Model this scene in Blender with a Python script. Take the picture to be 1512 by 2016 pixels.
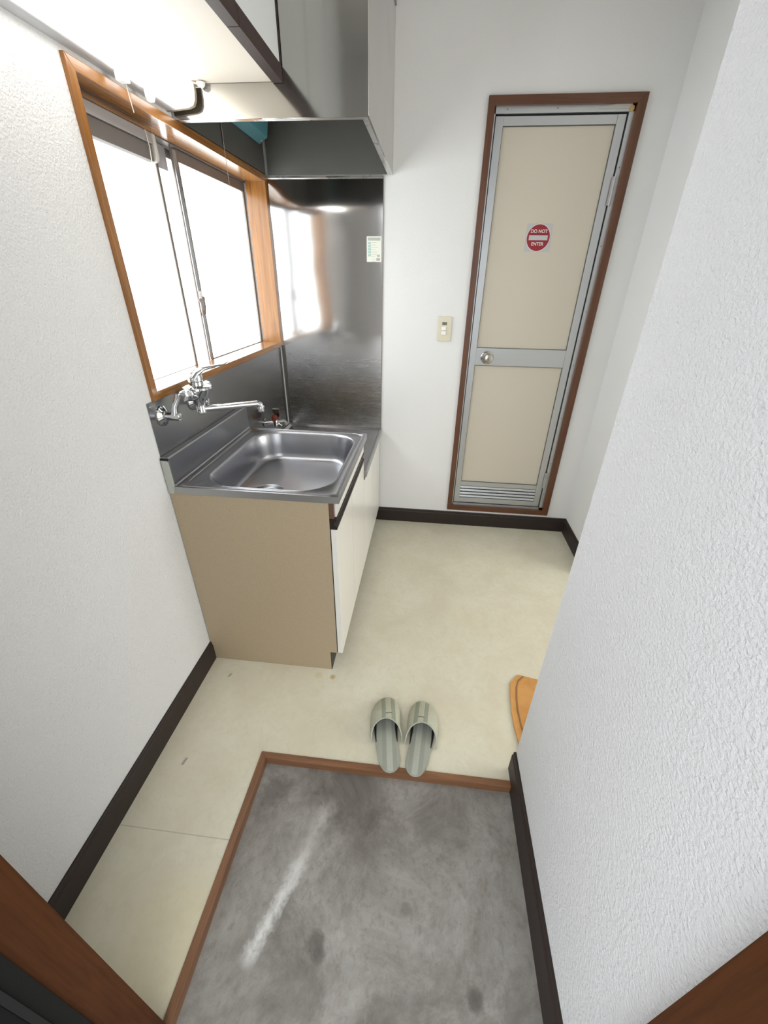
import bpy, bmesh, math, random
from mathutils import Vector, Matrix, Euler
random.seed(7)
S = bpy.context.scene
for o in list(bpy.data.objects): bpy.data.objects.remove(o)
C = S.collection
PI = math.pi

# ------------------------------------------------------------ camera
CAM = Vector((0.8091, -2.3182, 1.375)); YAW, PITCH, ROLL, FPX = -0.1, -0.516, 0.016, 807.52
def cam_axes():
    cy, sy, cp, sp, cr, sr = math.cos(YAW), math.sin(YAW), math.cos(PITCH), math.sin(PITCH), math.cos(ROLL), math.sin(ROLL)
    f = Vector((sy*cp, cy*cp, sp)); r0 = Vector((cy, -sy, 0)); u0 = r0.cross(f)
    return cr*r0 + sr*u0, -sr*r0 + cr*u0, f
r_, u_, f_ = cam_axes()
cd = bpy.data.cameras.new('camera'); cam = bpy.data.objects.new('camera', cd); C.objects.link(cam)
m = Matrix.Identity(4)
for i in range(3):
    m[i][0] = r_[i]; m[i][1] = u_[i]; m[i][2] = -f_[i]; m[i][3] = CAM[i]
cam.matrix_world = m
cd.sensor_fit = 'VERTICAL'; cd.sensor_height = 24; cd.lens = FPX/2016*24; cd.clip_start = 0.01
S.camera = cam

# ------------------------------------------------------------ world, lights, exposure
W = bpy.data.worlds.new('sky'); S.world = W; W.use_nodes = True
bg = W.node_tree.nodes['Background']; bg.inputs[0].default_value = (0.93, 0.97, 1.0, 1); bg.inputs[1].default_value = 2.8
S.view_settings.view_transform = 'Standard'; S.view_settings.look = 'None'
S.view_settings.exposure = 0.0; S.view_settings.gamma = 1.0; S.view_settings.use_curve_mapping = False

def area(name, loc, rot, sx, sy, power, col=(1, 1, 1), portal=False):
    l = bpy.data.lights.new(name, 'AREA'); l.shape = 'RECTANGLE'; l.size = sx; l.size_y = sy
    l.energy = power; l.color = col
    if portal: l.cycles.is_portal = True
    o = bpy.data.objects.new(name, l); o.location = loc; o.rotation_euler = rot; C.objects.link(o); return o
area('window_daylight', (-0.75, -0.6, 1.45), (0, -PI/2, 0), 2.0, 2.6, 92, (0.95, 0.98, 1.0))
area('entry_daylight', (0.75, -3.6, 1.7), (PI/2 - 0.25, 0, 0), 1.6, 2.0, 5, (0.97, 0.98, 1.0))
area('next_room_window', (3.9, -1.25, 1.25), (0, PI/2, 0), 1.7, 1.6, 50, (1.0, 0.985, 0.95))  # unseen source added in the side room to fill left wall and floor

# ------------------------------------------------------------ materials
def mat(name, col, rough=0.5, metal=0.0, spec=0.5, **k):
    m = bpy.data.materials.new(name); m.use_nodes = True
    b = m.node_tree.nodes['Principled BSDF']
    b.inputs['Base Color'].default_value = (*col, 1); b.inputs['Roughness'].default_value = rough
    b.inputs['Metallic'].default_value = metal; b.inputs['Specular IOR Level'].default_value = spec
    for kk, v in k.items(): b.inputs[kk.replace('_', ' ')].default_value = v
    return m
def N(m, t, **k):
    n = m.node_tree.nodes.new(t)
    for kk, v in k.items(): setattr(n, kk, v)
    return n
def L(m, a, b): m.node_tree.links.new(a, b)
def coords(m, scale=(1, 1, 1), rot=(0, 0, 0), kind='Object'):
    t = N(m, 'ShaderNodeTexCoord'); mp = N(m, 'ShaderNodeMapping')
    mp.inputs['Scale'].default_value = scale; mp.inputs['Rotation'].default_value = rot
    L(m, t.outputs[kind], mp.inputs[0]); return mp.outputs[0]
def noise(m, vec, scale, detail=4, rough=0.5, dist=0.0):
    n = N(m, 'ShaderNodeTexNoise'); n.inputs['Scale'].default_value = scale; n.inputs['Detail'].default_value = detail
    n.inputs['Roughness'].default_value = rough; n.inputs['Distortion'].default_value = dist
    L(m, vec, n.inputs['Vector']); return n.outputs['Fac']
def ramp(m, fac, stops, interp='LINEAR'):
    r = N(m, 'ShaderNodeValToRGB'); cr = r.color_ramp; cr.interpolation = interp
    while len(cr.elements) < len(stops): cr.elements.new(0.5)
    for e, (p, c) in zip(cr.elements, stops):
        e.position = p; e.color = (*c, 1) if len(c) == 3 else c
    L(m, fac, r.inputs[0]); return r.outputs[0]
def g(v): return (v, v, v)
def mix(m, fac, a, b, mode='MIX'):
    n = N(m, 'ShaderNodeMix'); n.data_type = 'RGBA'; n.blend_type = mode
    for inp, v in ((n.inputs[0], fac), (n.inputs[6], a), (n.inputs[7], b)):
        if hasattr(v, 'type') and hasattr(v, 'is_linked'): L(m, v, inp)
        elif isinstance(v, tuple): inp.default_value = (*v, 1)
        else: inp.default_value = v
    return n.outputs[2]
def math_(m, op, a, b=None, c=None):
    n = N(m, 'ShaderNodeMath'); n.operation = op
    for i, v in enumerate((a, b, c)):
        if v is None: continue
        if isinstance(v, (int, float)): n.inputs[i].default_value = v
        else: L(m, v, n.inputs[i])
    return n.outputs[0]
def bump(m, h, strength=0.3, dist=0.001):
    b = N(m, 'ShaderNodeBump'); b.inputs['Strength'].default_value = strength; b.inputs['Distance'].default_value = dist
    L(m, h, b.inputs['Height']); L(m, b.outputs[0], m.node_tree.nodes['Principled BSDF'].inputs['Normal']); return b
def setc(m, sock, name='Base Color'): L(m, sock, m.node_tree.nodes['Principled BSDF'].inputs[name])

def wallpaper(name, col, scale, strength, dist):
    m = mat(name, col, 0.85, spec=0.25)
    v = coords(m)
    a = noise(m, v, scale, 2, 0.5, 0.25); b = noise(m, v, scale*2.7, 2, 0.5)
    h = math_(m, 'ADD', a, math_(m, 'MULTIPLY', b, 0.3))
    bump(m, h, strength, dist)
    d = noise(m, v, 1.7, 3); setc(m, mix(m, ramp(m, d, [(0.35, g(0)), (0.75, g(1))]), col, tuple(c*0.97 for c in col)))
    return m
M = {}
M['wall_left'] = wallpaper('wallpaper_embossed', (0.72, 0.72, 0.712), 170, 0.75, 0.004)
M['wall_right'] = wallpaper('wallpaper_coarse', (0.70, 0.70, 0.712), 165, 0.9, 0.004)
M['wall_back'] = wallpaper('wallpaper_fine', (0.76, 0.76, 0.755), 140, 0.2, 0.003)
M['ceiling'] = wallpaper('ceiling_paper', (0.78, 0.78, 0.77), 140, 0.2, 0.003)

# vinyl floor
m = M['vinyl'] = mat('vinyl_floor', (0.6, 0.55, 0.42), 0.38, spec=0.4)
v = coords(m); n1 = noise(m, v, 5, 6, 0.65, 0.4); n2 = noise(m, v, 40, 4, 0.6, 1.0); n3 = noise(m, v, 18, 2, 0.5)
c = ramp(m, n1, [(0.3, (0.62, 0.575, 0.44)), (0.55, (0.67, 0.635, 0.50)), (0.75, (0.70, 0.675, 0.555))])
c = mix(m, ramp(m, n2, [(0.45, g(0)), (0.75, g(0.35))]), c, (0.56, 0.50, 0.37))
c = mix(m, ramp(m, n3, [(0.68, g(0)), (0.76, g(0.4))]), c, (0.74, 0.71, 0.60))
sx = N(m, 'ShaderNodeSeparateXYZ'); tc = N(m, 'ShaderNodeTexCoord'); L(m, tc.outputs['Object'], sx.inputs[0])
def spot(m, c, x, y, r, col, amt=0.7, sep=None, wob=None):
    dx = math_(m, 'POWER', math_(m, 'SUBTRACT', sep.outputs[0], x), 2.0); dy = math_(m, 'POWER', math_(m, 'SUBTRACT', sep.outputs[1], y), 2.0)
    # absolute before power keeps it valid for negative differences
    d = math_(m, 'SQRT', math_(m, 'ADD', dx, dy))
    if wob is not None: d = math_(m, 'ADD', d, math_(m, 'MULTIPLY', math_(m, 'SUBTRACT', wob, 0.5), r*2.2))
    f = ramp(m, math_(m, 'DIVIDE', d, r), [(0.0, g(amt)), (0.55, g(amt*0.8)), (1.0, g(0))])
    return mix(m, f, c, col)
c = spot(m, c, 0.508, -1.252, 0.014, (0.42, 0.28, 0.08), 0.8, sx)
c = spot(m, c, 0.45, -1.25, 0.02, (0.5, 0.42, 0.24), 0.4, sx)
c = spot(m, c, 1.10, -0.86, 0.10, (0.58, 0.47, 0.28), 0.22, sx)
c = spot(m, c, 0.30, -2.02, 0.16, (0.66, 0.56, 0.30), 0.3, sx)
# lap seam of the vinyl sheets in the narrow strip beside the entry pit
dy = math_(m, 'ABSOLUTE', math_(m, 'ADD', sx.outputs[1], 1.819)); inx = math_(m, 'LESS_THAN', sx.outputs[0], 0.34)
f = math_(m, 'MULTIPLY', ramp(m, math_(m, 'DIVIDE', dy, 0.0022), [(0, g(0.6)), (1, g(0))]), inx)
c = mix(m, f, c, (0.28, 0.25, 0.19)); setc(m, c)
setc(m, ramp(m, n2, [(0.3, g(0.32)), (0.7, g(0.5))]), 'Roughness'); bump(m, n2, 0.12, 0.002)

# concrete entry floor
m = M['concrete'] = mat('entry_concrete', (0.3, 0.28, 0.26), 0.6, spec=0.35)
v = coords(m); n1 = noise(m, v, 4.5, 12, 0.74, 0.5); n2 = noise(m, coords(m, (1, 0.7, 1)), 60, 8, 0.75, 0.3); n3 = noise(m, coords(m, (1, 0.45, 1)), 16, 8, 0.7, 0.8)
c = ramp(m, n1, [(0.3, (0.115, 0.103, 0.088)), (0.45, (0.21, 0.195, 0.172)), (0.6, (0.30, 0.284, 0.256)), (0.75, (0.38, 0.364, 0.33))])
c = mix(m, ramp(m, n2, [(0.36, g(0.55)), (0.5, g(0))]), c, (0.17, 0.15, 0.132))
c = mix(m, ramp(m, n3, [(0.6, g(0)), (0.8, g(0.45))]), c, (0.52, 0.50, 0.47))
sx = N(m, 'ShaderNodeSeparateXYZ'); tc = N(m, 'ShaderNodeTexCoord'); L(m, tc.outputs['Object'], sx.inputs[0])
for (x, y, r, a) in ((0.412, -1.665, 0.055, 0.62), (1.004, -2.036, 0.024, 0.85), (0.627, -1.985, 0.026, 0.8), (0.640, -2.005, 0.02, 0.7), (0.69, -1.63, 0.12, 0.45), (0.70, -1.80, 0.13, 0.28), (0.93, -1.72, 0.10, 0.3), (0.85, -2.1, 0.10, 0.3), (0.52, -1.93, 0.05, 0.4), (0.84, -1.90, 0.02, 0.5), (0.60, -2.08, 0.08, 0.4)):
    c = spot(m, c, x, y, r, (0.09, 0.077, 0.066), a, sx, n1)
# worn pale streak where shoes scrape: distance to a line
def streak(m, c, x0, y0, x1, y1, w, col, amt):
    dx, dy_ = x1-x0, y1-y0; ln = math.hypot(dx, dy_)
    px = math_(m, 'SUBTRACT', sx.outputs[0], x0); py = math_(m, 'SUBTRACT', sx.outputs[1], y0)
    t = math_(m, 'DIVIDE', math_(m, 'ADD', math_(m, 'MULTIPLY', px, dx/ln), math_(m, 'MULTIPLY', py, dy_/ln)), ln)
    d = math_(m, 'ABSOLUTE', math_(m, 'SUBTRACT', math_(m, 'MULTIPLY', px, dy_/ln), math_(m, 'MULTIPLY', py, dx/ln)))
    d = math_(m, 'ADD', d, math_(m, 'MULTIPLY', math_(m, 'SUBTRACT', n2, 0.5), w*2.6))
    a = ramp(m, math_(m, 'DIVIDE', d, w), [(0, g(1)), (1, g(0))])
    b = ramp(m, t, [(0.0, g(0)), (0.12, g(1)), (0.8, g(1)), (1.0, g(0))])
    f = math_(m, 'MULTIPLY', math_(m, 'MULTIPLY', a, b), amt)
    return mix(m, f, c, col)
c = streak(m, c, 0.465, -2.05, 0.56, -1.80, 0.022, (0.68, 0.67, 0.64), 0.85)
c = streak(m, c, 0.52, -1.90, 0.60, -1.66, 0.03, (0.55, 0.53, 0.50), 0.5)
setc(m, c); setc(m, ramp(m, n2, [(0.3, g(0.42)), (0.7, g(0.7))]), 'Roughness'); bump(m, n2, 0.25, 0.003)

def wood(name, c0, c1, axis, rough=0.35, fine=1.0):
    m = mat(name, c0, rough, spec=0.5)
    sc = [26, 26, 26]; sc['xyz'.index(axis)] = 1.3
    v = coords(m, tuple(sc)); n1 = noise(m, v, 2.0*fine, 5, 0.6, 0.8)
    sc2 = [90, 90, 90]; sc2['xyz'.index(axis)] = 3
    n2 = noise(m, coords(m, tuple(sc2)), 2.0, 3, 0.6)
    c = ramp(m, n1, [(0.3, c0), (0.7, c1)])
    c = mix(m, ramp(m, n2, [(0.45, g(0)), (0.75, g(0.45))]), c, tuple(x*0.6 for x in c0))
    setc(m, c); bump(m, n2, 0.1, 0.001); return m
for ax in 'xyz':
    M['win_wood_'+ax] = wood('window_wood_'+ax, (0.20, 0.075, 0.019), (0.36, 0.165, 0.043), ax, 0.2)
    M['door_wood_'+ax] = wood('door_wood_'+ax, (0.085, 0.029, 0.011), (0.145, 0.053, 0.020), ax, 0.33)
    M['step_wood_'+ax] = wood('step_wood_'+ax, (0.15, 0.066, 0.03), (0.27, 0.125, 0.055), ax, 0.38)
m = M['jamb_wood'] = wood('entry_jamb_wood', (0.050, 0.016, 0.005), (0.105, 0.037, 0.012), 'z', 0.65, 0.35); m.node_tree.nodes['Principled BSDF'].inputs['Specular IOR Level'].default_value = 0.12
M['baseboard'] = mat('baseboard_vinyl', (0.029, 0.020, 0.017), 0.5, spec=0.3)
M['tan'] = mat('tan_board', (0.45, 0.345, 0.215), 0.55)
m = M['tan']; v = coords(m); n1 = noise(m, v, 300, 2); setc(m, ramp(m, n1, [(0.3, (0.38, 0.30, 0.195)), (0.7, (0.425, 0.335, 0.222))]))
M['cab_white'] = mat('cream_laminate', (0.75, 0.73, 0.675), 0.25)
M['cab_edge'] = mat('cabinet_edge_white', (0.6, 0.58, 0.53), 0.5)
M['dark_brown'] = mat('dark_brown_rail', (0.018, 0.011, 0.009), 0.4, spec=0.3)
M['brown_end'] = mat('brown_end_block', (0.11, 0.055, 0.035), 0.5)
M['brown_rail'] = mat('brown_rail', (0.040, 0.024, 0.021), 0.5, spec=0.3)
M['upper_white'] = mat('grey_white_laminate', (0.62, 0.64, 0.64), 0.35)
M['cab_under'] = mat('cabinet_underside', (0.66, 0.60, 0.52), 0.5)
M['gap'] = mat('black_gap', (0.008, 0.008, 0.008), 0.8)

def steel(name, col, rough, rvar=0.1, scuff=None, wav=0.0):
    # mirror sheets get fine rolling marks, everything else only soft cloudiness
    m = mat(name, col, rough, 1.0)
    v = coords(m); n1 = noise(m, v, 6, 5, 0.6)
    n2 = noise(m, coords(m, (30, 30, 500)) if scuff == 'h' else coords(m, (400, 400, 6)), 1.0, 3, 0.6)
    f = math_(m, 'ADD', math_(m, 'MULTIPLY', n1, 0.6), math_(m, 'MULTIPLY', n2, 0.4)) if scuff else n1
    setc(m, ramp(m, f, [(0.3, g(max(0.02, rough-rvar))), (0.7, g(rough+rvar))]), 'Roughness')
    if wav:
        w = noise(m, coords(m, (1.0, 1.0, 1.6)), 3.0, 1, 0.4); bump(m, w, 1.0, wav)
    return m
M['steel_sheet'] = steel('steel_sheet', (0.31, 0.31, 0.31), 0.26, 0.012, None, 0.0)
m = M['steel_back'] = steel('steel_back_sheet', (0.52, 0.51, 0.50), 0.13, 0.05, None, 0.0015)
# lower part of the back sheet is scoured by cleaning: horizontal scuffs raise the roughness
sx = N(m, 'ShaderNodeSeparateXYZ'); tc = N(m, 'ShaderNodeTexCoord'); L(m, tc.outputs['Object'], sx.inputs[0])
nn = noise(m, coords(m), 7, 3); hs = noise(m, coords(m, (9, 9, 90)), 1.0, 6, 0.75, 1.2)
zz = math_(m, 'ADD', sx.outputs[2], math_(m, 'MULTIPLY', math_(m, 'SUBTRACT', nn, 0.5), 0.12))
low = ramp(m, zz, [(0.40, g(1)), (0.50, g(0))])
rr = mix(m, low, g(0.12), ramp(m, hs, [(0.3, g(0.20)), (0.75, g(0.33))]))
setc(m, rr, 'Roughness')
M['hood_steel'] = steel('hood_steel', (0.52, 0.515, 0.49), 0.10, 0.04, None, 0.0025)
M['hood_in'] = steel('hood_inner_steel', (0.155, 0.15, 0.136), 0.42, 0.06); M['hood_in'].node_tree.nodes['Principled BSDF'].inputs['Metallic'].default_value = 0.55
M['hood_lip'] = steel('hood_lip_steel', (0.62, 0.61, 0.58), 0.3, 0.1)
M['sink'] = mat('sink_steel', (0.37, 0.372, 0.39), 0.30, 1.0)
M['sink_edge'] = mat('sink_apron_steel', (0.40, 0.40, 0.40), 0.36, 1.0)
M['counter'] = mat('counter_steel', (0.34, 0.335, 0.33), 0.22, 1.0)
M['trim_steel'] = mat('corner_trim_steel', (0.20, 0.195, 0.185), 0.42, 1.0)
M['chrome'] = mat('chrome', (0.60, 0.61, 0.62), 0.07, 1.0)
M['old_chrome'] = mat('dull_chrome', (0.40, 0.385, 0.35), 0.2, 1.0)
M['alu'] = mat('anodised_aluminium', (0.46, 0.475, 0.49), 0.36, 0.8)
M['alu_dark'] = mat('bronze_grey_aluminium', (0.22, 0.19, 0.17), 0.45, 0.5)
M['alu_grey'] = mat('grey_window_aluminium', (0.45, 0.43, 0.43), 0.4, 0.5)
M['door_panel'] = mat('cream_door_panel', (0.58, 0.53, 0.44), 0.45)
m = M['door_panel']; bump(m, noise(m, coords(m), 60, 3), 0.08, 0.002)
M['plastic_ivory'] = mat('ivory_plastic', (0.66, 0.61, 0.47), 0.35)
M['plastic_white'] = mat('white_plastic', (0.82, 0.82, 0.80), 0.3)
M['plastic_smoke'] = mat('smoky_lens', (0.11, 0.10, 0.08), 0.25)
M['red_rubber'] = mat('brown_red_cap', (0.17, 0.03, 0.02), 0.35)
M['string'] = mat('grey_string', (0.28, 0.24, 0.2), 0.8)
M['cord_white'] = mat('white_cord', (0.75, 0.72, 0.66), 0.7)
M['teal'] = mat('teal_plastic', (0.10, 0.30, 0.36), 0.4)
M['cream_plastic'] = mat('cream_plastic', (0.5, 0.45, 0.33), 0.4)
M['sign_silver'] = mat('silver_sign', (0.48, 0.485, 0.50), 0.4, 0.3)
M['sign_red'] = mat('sign_red', (0.27, 0.008, 0.014), 0.45)
M['sign_white'] = mat('sign_white', (0.78, 0.72, 0.74), 0.4)
M['paper'] = mat('paper_sticker', (0.75, 0.75, 0.66), 0.5)
M['paper_grey'] = mat('sticker_print_grey', (0.42, 0.44, 0.38), 0.5)
M['paper_teal'] = mat('sticker_print_teal', (0.38, 0.55, 0.50), 0.5)
M['black_metal'] = mat('black_door_frame', (0.006, 0.006, 0.006), 0.7, spec=0.2)  # blackened to carry the shade of the doorway corner
M['charcoal_metal'] = mat('charcoal_frame', (0.009, 0.009, 0.008), 0.7, spec=0.2)  # frame grey taken down near black, corner shade put into the colour
M['rubber'] = mat('black_rubber', (0.004, 0.004, 0.004), 0.7)
M['dirt'] = mat('grey_chip', (0.35, 0.33, 0.31), 0.7)
M['fibre'] = mat('light_wood_plug', (0.5, 0.33, 0.14), 0.7)
m = M['lamp'] = mat('lit_diffuser', (0.9, 0.9, 0.88), 0.4)
b = m.node_tree.nodes['Principled BSDF']; b.inputs['Emission Color'].default_value = (1.0, 0.98, 0.95, 1); b.inputs['Emission Strength'].default_value = 8.0
M['lamp_body'] = mat('lamp_housing_white', (0.62, 0.63, 0.66), 0.45)
# frosted window pane: scatters the daylight
m = M['frost'] = bpy.data.materials.new('frosted_pane'); m.use_nodes = True
nt = m.node_tree; nt.nodes.clear(); out = N(m, 'ShaderNodeOutputMaterial'); tr = N(m, 'ShaderNodeBsdfTranslucent'); gl = N(m, 'ShaderNodeBsdfTransparent'); gs = N(m, 'ShaderNodeBsdfGlossy')
tr.inputs[0].default_value = (0.95, 0.98, 0.97, 1); gs.inputs['Roughness'].default_value = 0.25
a_ = N(m, 'ShaderNodeMixShader'); a_.inputs[0].default_value = 0.55; L(m, tr.outputs[0], a_.inputs[1]); L(m, gl.outputs[0], a_.inputs[2])
b_ = N(m, 'ShaderNodeMixShader'); b_.inputs[0].default_value = 0.06; L(m, a_.outputs[0], b_.inputs[1]); L(m, gs.outputs[0], b_.inputs[2]); L(m, b_.outputs[0], out.inputs[0])

# slipper fabric with stripes running heel to toe (local x across)
def slipper_mat(name, light, dark, wob):
    m = mat(name, light, 0.6, spec=0.35)
    tc = N(m, 'ShaderNodeTexCoord'); sp = N(m, 'ShaderNodeSeparateXYZ'); L(m, tc.outputs['Object'], sp.inputs[0])
    ax = math_(m, 'ABSOLUTE', sp.outputs[0])
    t = math_(m, 'DIVIDE', ax, 0.05)
    c = ramp(m, t, [(0.0, light), (0.19, dark), (0.48, tuple(0.5*(a+b) for a, b in zip(light, dark)) if wob else light)], 'CONSTANT')
    n = noise(m, coords(m, (1, 1, 1)), 140, 3); c = mix(m, ramp(m, n, [(0.35, g(0)), (0.8, g(0.35))]), c, tuple(x*0.75 for x in light))
    setc(m, c); bump(m, n, 0.35, 0.002); return m
M['slip_up'] = slipper_mat('slipper_upper', (0.47, 0.47, 0.36), (0.27, 0.29, 0.215), 0)
M['slip_in'] = slipper_mat('slipper_insole', (0.40, 0.41, 0.345), (0.28, 0.295, 0.24), 1)
M['slip_lining'] = mat('slipper_lining', (0.012, 0.012, 0.011), 0.9)  # near-black colour painting the shade inside the slipper
M['slip_sole'] = mat('slipper_sole', (0.40, 0.41, 0.34), 0.6)
m = M['mat_orange'] = mat('orange_floor_mat', (0.5, 0.25, 0.07), 0.6)
n1 = noise(m, coords(m), 14, 5, 0.6, 0.5); setc(m, ramp(m, n1, [(0.3, (0.52, 0.235, 0.055)), (0.6, (0.62, 0.31, 0.09)), (0.8, (0.50, 0.33, 0.14))])); bump(m, n1, 0.3, 0.004)

# ------------------------------------------------------------ mesh helpers
def origin(p):
    v = Vector((0, 0, 0))
    while p: v += Vector(p.location); p = p.parent
    return v
def obj(name, bm, material, parent=None, smooth=False, loc=None):
    """one mesh object; geometry is given in room coordinates"""
    me = bpy.data.meshes.new(name); base = origin(parent) if parent else (Vector(loc) if loc else Vector((0, 0, 0)))
    bmesh.ops.translate(bm, verts=bm.verts, vec=-base)
    bmesh.ops.recalc_face_normals(bm, faces=bm.faces)
    bm.to_mesh(me); bm.free()
    for mm in (material if isinstance(material, (list, tuple)) else [material]): me.materials.append(mm)
    if smooth:
        for p in me.polygons: p.use_smooth = True
        try: me.set_sharp_from_angle(angle=math.radians(35))
        except Exception: pass
    o = bpy.data.objects.new(name, me); C.objects.link(o)
    if parent: o.parent = parent
    elif loc: o.location = loc
    return o
def thing(name, label, cat, loc=(0, 0, 0), group=None, kind=None):
    o = bpy.data.objects.new(name, None); C.objects.link(o); o.location = loc; o['label'] = label; o['category'] = cat
    o.empty_display_size = 0.05
    if group: o['group'] = group
    if kind: o['kind'] = kind
    return o
def tag(o, label, cat, group=None, kind=None):
    o['label'] = label; o['category'] = cat
    if group: o['group'] = group
    if kind: o['kind'] = kind
    return o
def box(bm, x0, x1, y0, y1, z0, z1, bev=0.0, seg=2, mi=0):
    t = bmesh.new(); vs = [t.verts.new((x, y, z)) for x in (x0, x1) for y in (y0, y1) for z in (z0, z1)]
    for f in ((0, 1, 3, 2), (4, 6, 7, 5), (0, 4, 5, 1), (2, 3, 7, 6), (0, 2, 6, 4), (1, 5, 7, 3)): t.faces.new([vs[i] for i in f])
    if bev: bmesh.ops.bevel(t, geom=list(t.edges), offset=bev, segments=seg, profile=0.7, affect='EDGES')
    merge(bm, t, mi); return bm
def merge(bm, t, mi=0):
    bmesh.ops.recalc_face_normals(t, faces=t.faces)
    mp = {v: bm.verts.new(v.co) for v in t.verts}
    for f in t.faces:
        nf = bm.faces.new([mp[v] for v in f.verts]); nf.material_index = mi; nf.smooth = f.smooth
    t.free()
def B(*a, **k): return box(bmesh.new(), *a, **k)
def prism(bm, pts, axis, a, b, bev=0.0, mi=0):
    """extrude a 2-D outline along an axis; pts are the two remaining coordinates in x,y,z order"""
    t = bmesh.new(); ring = []
    for s in (a, b):
        r = []
        for p in pts:
            c = list(p); c.insert('xyz'.index(axis), s); r.append(t.verts.new(c))
        ring.append(r)
    n = len(pts); t.faces.new(ring[0]); t.faces.new(ring[1][::-1])
    for i in range(n): t.faces.new((ring[0][i], ring[0][(i+1) % n], ring[1][(i+1) % n], ring[1][i]))
    if bev: bmesh.ops.bevel(t, geom=list(t.edges), offset=bev, segments=2, profile=0.7, affect='EDGES')
    merge(bm, t, mi); return bm
def frame_of(d):
    d = d.normalized(); up = Vector((0, 0, 1)) if abs(d.z) < 0.9 else Vector((1, 0, 0))
    a = d.cross(up).normalized(); return a, a.cross(d).normalized()
def lathe(bm, base, d, prof, n=32, mi=0, cap=True):
    """prof: (distance along d, radius)"""
    base = Vector(base); d = Vector(d).normalized(); a, b = frame_of(d); t = bmesh.new(); rings = []
    for h, r in prof:
        rings.append([t.verts.new(base + d*h + (a*math.cos(2*PI*i/n) + b*math.sin(2*PI*i/n))*max(r, 1e-5)) for i in range(n)])
    for p, q in zip(rings, rings[1:]):
        for i in range(n): t.faces.new((p[i], p[(i+1) % n], q[(i+1) % n], q[i]))
    if cap: t.faces.new(rings[0][::-1]); t.faces.new(rings[-1])
    merge(bm, t, mi); return bm
def tube(bm, pts, rad, n=16, mi=0, squash=1.0, up=None):
    pts = [Vector(p) for p in pts]; t = bmesh.new(); rings = []
    rads = rad if isinstance(rad, (list, tuple)) else [rad]*len(pts)
    prev = None
    for i, p in enumerate(pts):
        d = (pts[min(i+1, len(pts)-1)] - pts[max(i-1, 0)]).normalized()
        if prev is None: a, b = frame_of(d)
        else:
            a = (prev - d*prev.dot(d)).normalized(); b = a.cross(d).normalized()
        prev = a; r = rads[i]
        ra, rb = (r if not isinstance(r, tuple) else r[0]), (r*squash if not isinstance(r, tuple) else r[1])
        rings.append([t.verts.new(p + a*math.cos(2*PI*k/n)*ra + b*math.sin(2*PI*k/n)*rb) for k in range(n)])
    for p, q in zip(rings, rings[1:]):
        for i in range(n): t.faces.new((p[i], p[(i+1) % n], q[(i+1) % n], q[i]))
    t.faces.new(rings[0][::-1]); t.faces.new(rings[-1]); merge(bm, t, mi); return bm
def arc_pts(pts, rad, n=6):
    """round the corners of a polyline"""
    pts = [Vector(p) for p in pts]; out = [pts[0]]
    for a, b, c in zip(pts, pts[1:], pts[2:]):
        u = (a-b).normalized(); w = (c-b).normalized(); p0 = b + u*rad; p1 = b + w*rad
        for i in range(n+1):
            t = i/n; out.append((1-t)**2*p0 + 2*t*(1-t)*b + t*t*p1)
    out.append(pts[-1]); return out
def rrect(cx, cy, hx, hy, r, k=8):
    p = []
    for sx_, sy_, a0 in ((1, 1, 0), (-1, 1, PI/2), (-1, -1, PI), (1, -1, 1.5*PI)):
        for i in range(k+1):
            a = a0 + PI/2*i/k; p.append((cx + sx_*(hx-r) + r*math.cos(a), cy + sy_*(hy-r) + r*math.sin(a)))
    return p

# measured layout (metres): left wall x=0, back wall y=0, vinyl floor z=0
XR, XN, YE = 1.7185, 1.159, -1.529          # recess wall, near right wall, its far end
GX, GY, GT, GZ = 0.338, -1.569, 0.02, -0.029
YF, HC, HB = -2.152, 2.40, 0.092            # entry wall, ceiling, baseboard height

# ------------------------------------------------------------ structure
WY0, WY1, WZ0, WZ1 = -1.184, 0.0, 1.052, 1.780
bm = bmesh.new()   # left wall around the window opening
box(bm, -0.14, 0, YF-0.1, WY0+0.004, -0.04, HC); box(bm, -0.14, 0, WY1-0.004, 0.12, -0.04, HC)
box(bm, -0.14, 0, WY0+0.004, WY1-0.004, -0.04, WZ0+0.004); box(bm, -0.14, 0, WY0+0.004, WY1-0.004, WZ1-0.004, HC)
tag(obj('wall_left', bm, M['wall_left']), 'white embossed wallpaper wall with the kitchen window', 'wall', kind='structure')
DL, DR, DZ0, DZ1 = 0.979, 1.5975, 0.110, 2.029
bm = bmesh.new()
box(bm, 0, DL+0.01, 0, 0.12, -0.04, HC); box(bm, DR-0.01, 4.0, 0, 0.12, -0.04, HC)
box(bm, DL+0.01, DR-0.01, 0, 0.12, -0.04, DZ0+0.01); box(bm, DL+0.01, DR-0.01, 0, 0.12, DZ1-0.01, HC)
tag(obj('wall_back', bm, M['wall_back']), 'white back wall around the aluminium bathroom door', 'wall', kind='structure')
bm = B(XR, XR+0.1, -0.46, 0, -0.04, HC)
tag(obj('wall_recess', bm, M['wall_back']), 'white side wall right of the aluminium door', 'wall', kind='structure')
bm = B(XN, XN+0.12, YF-0.1, YE, -0.04, HC)
tag(obj('wall_right', bm, M['wall_right']), 'near right wall with coarse white embossed wallpaper', 'wall', kind='structure')
bm = bmesh.new(); box(bm, 4.0, 4.1, YF-0.1, 0.12, -0.04, HC); box(bm, XN+0.12, 4.0, YF-0.2, YF-0.1, -0.04, HC)
tag(obj('wall_far_right', bm, M['wall_back']), 'plain wall of the side room', 'wall', kind='structure')
bm = bmesh.new(); ox0, ox1 = 0.318, 1.174
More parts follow.
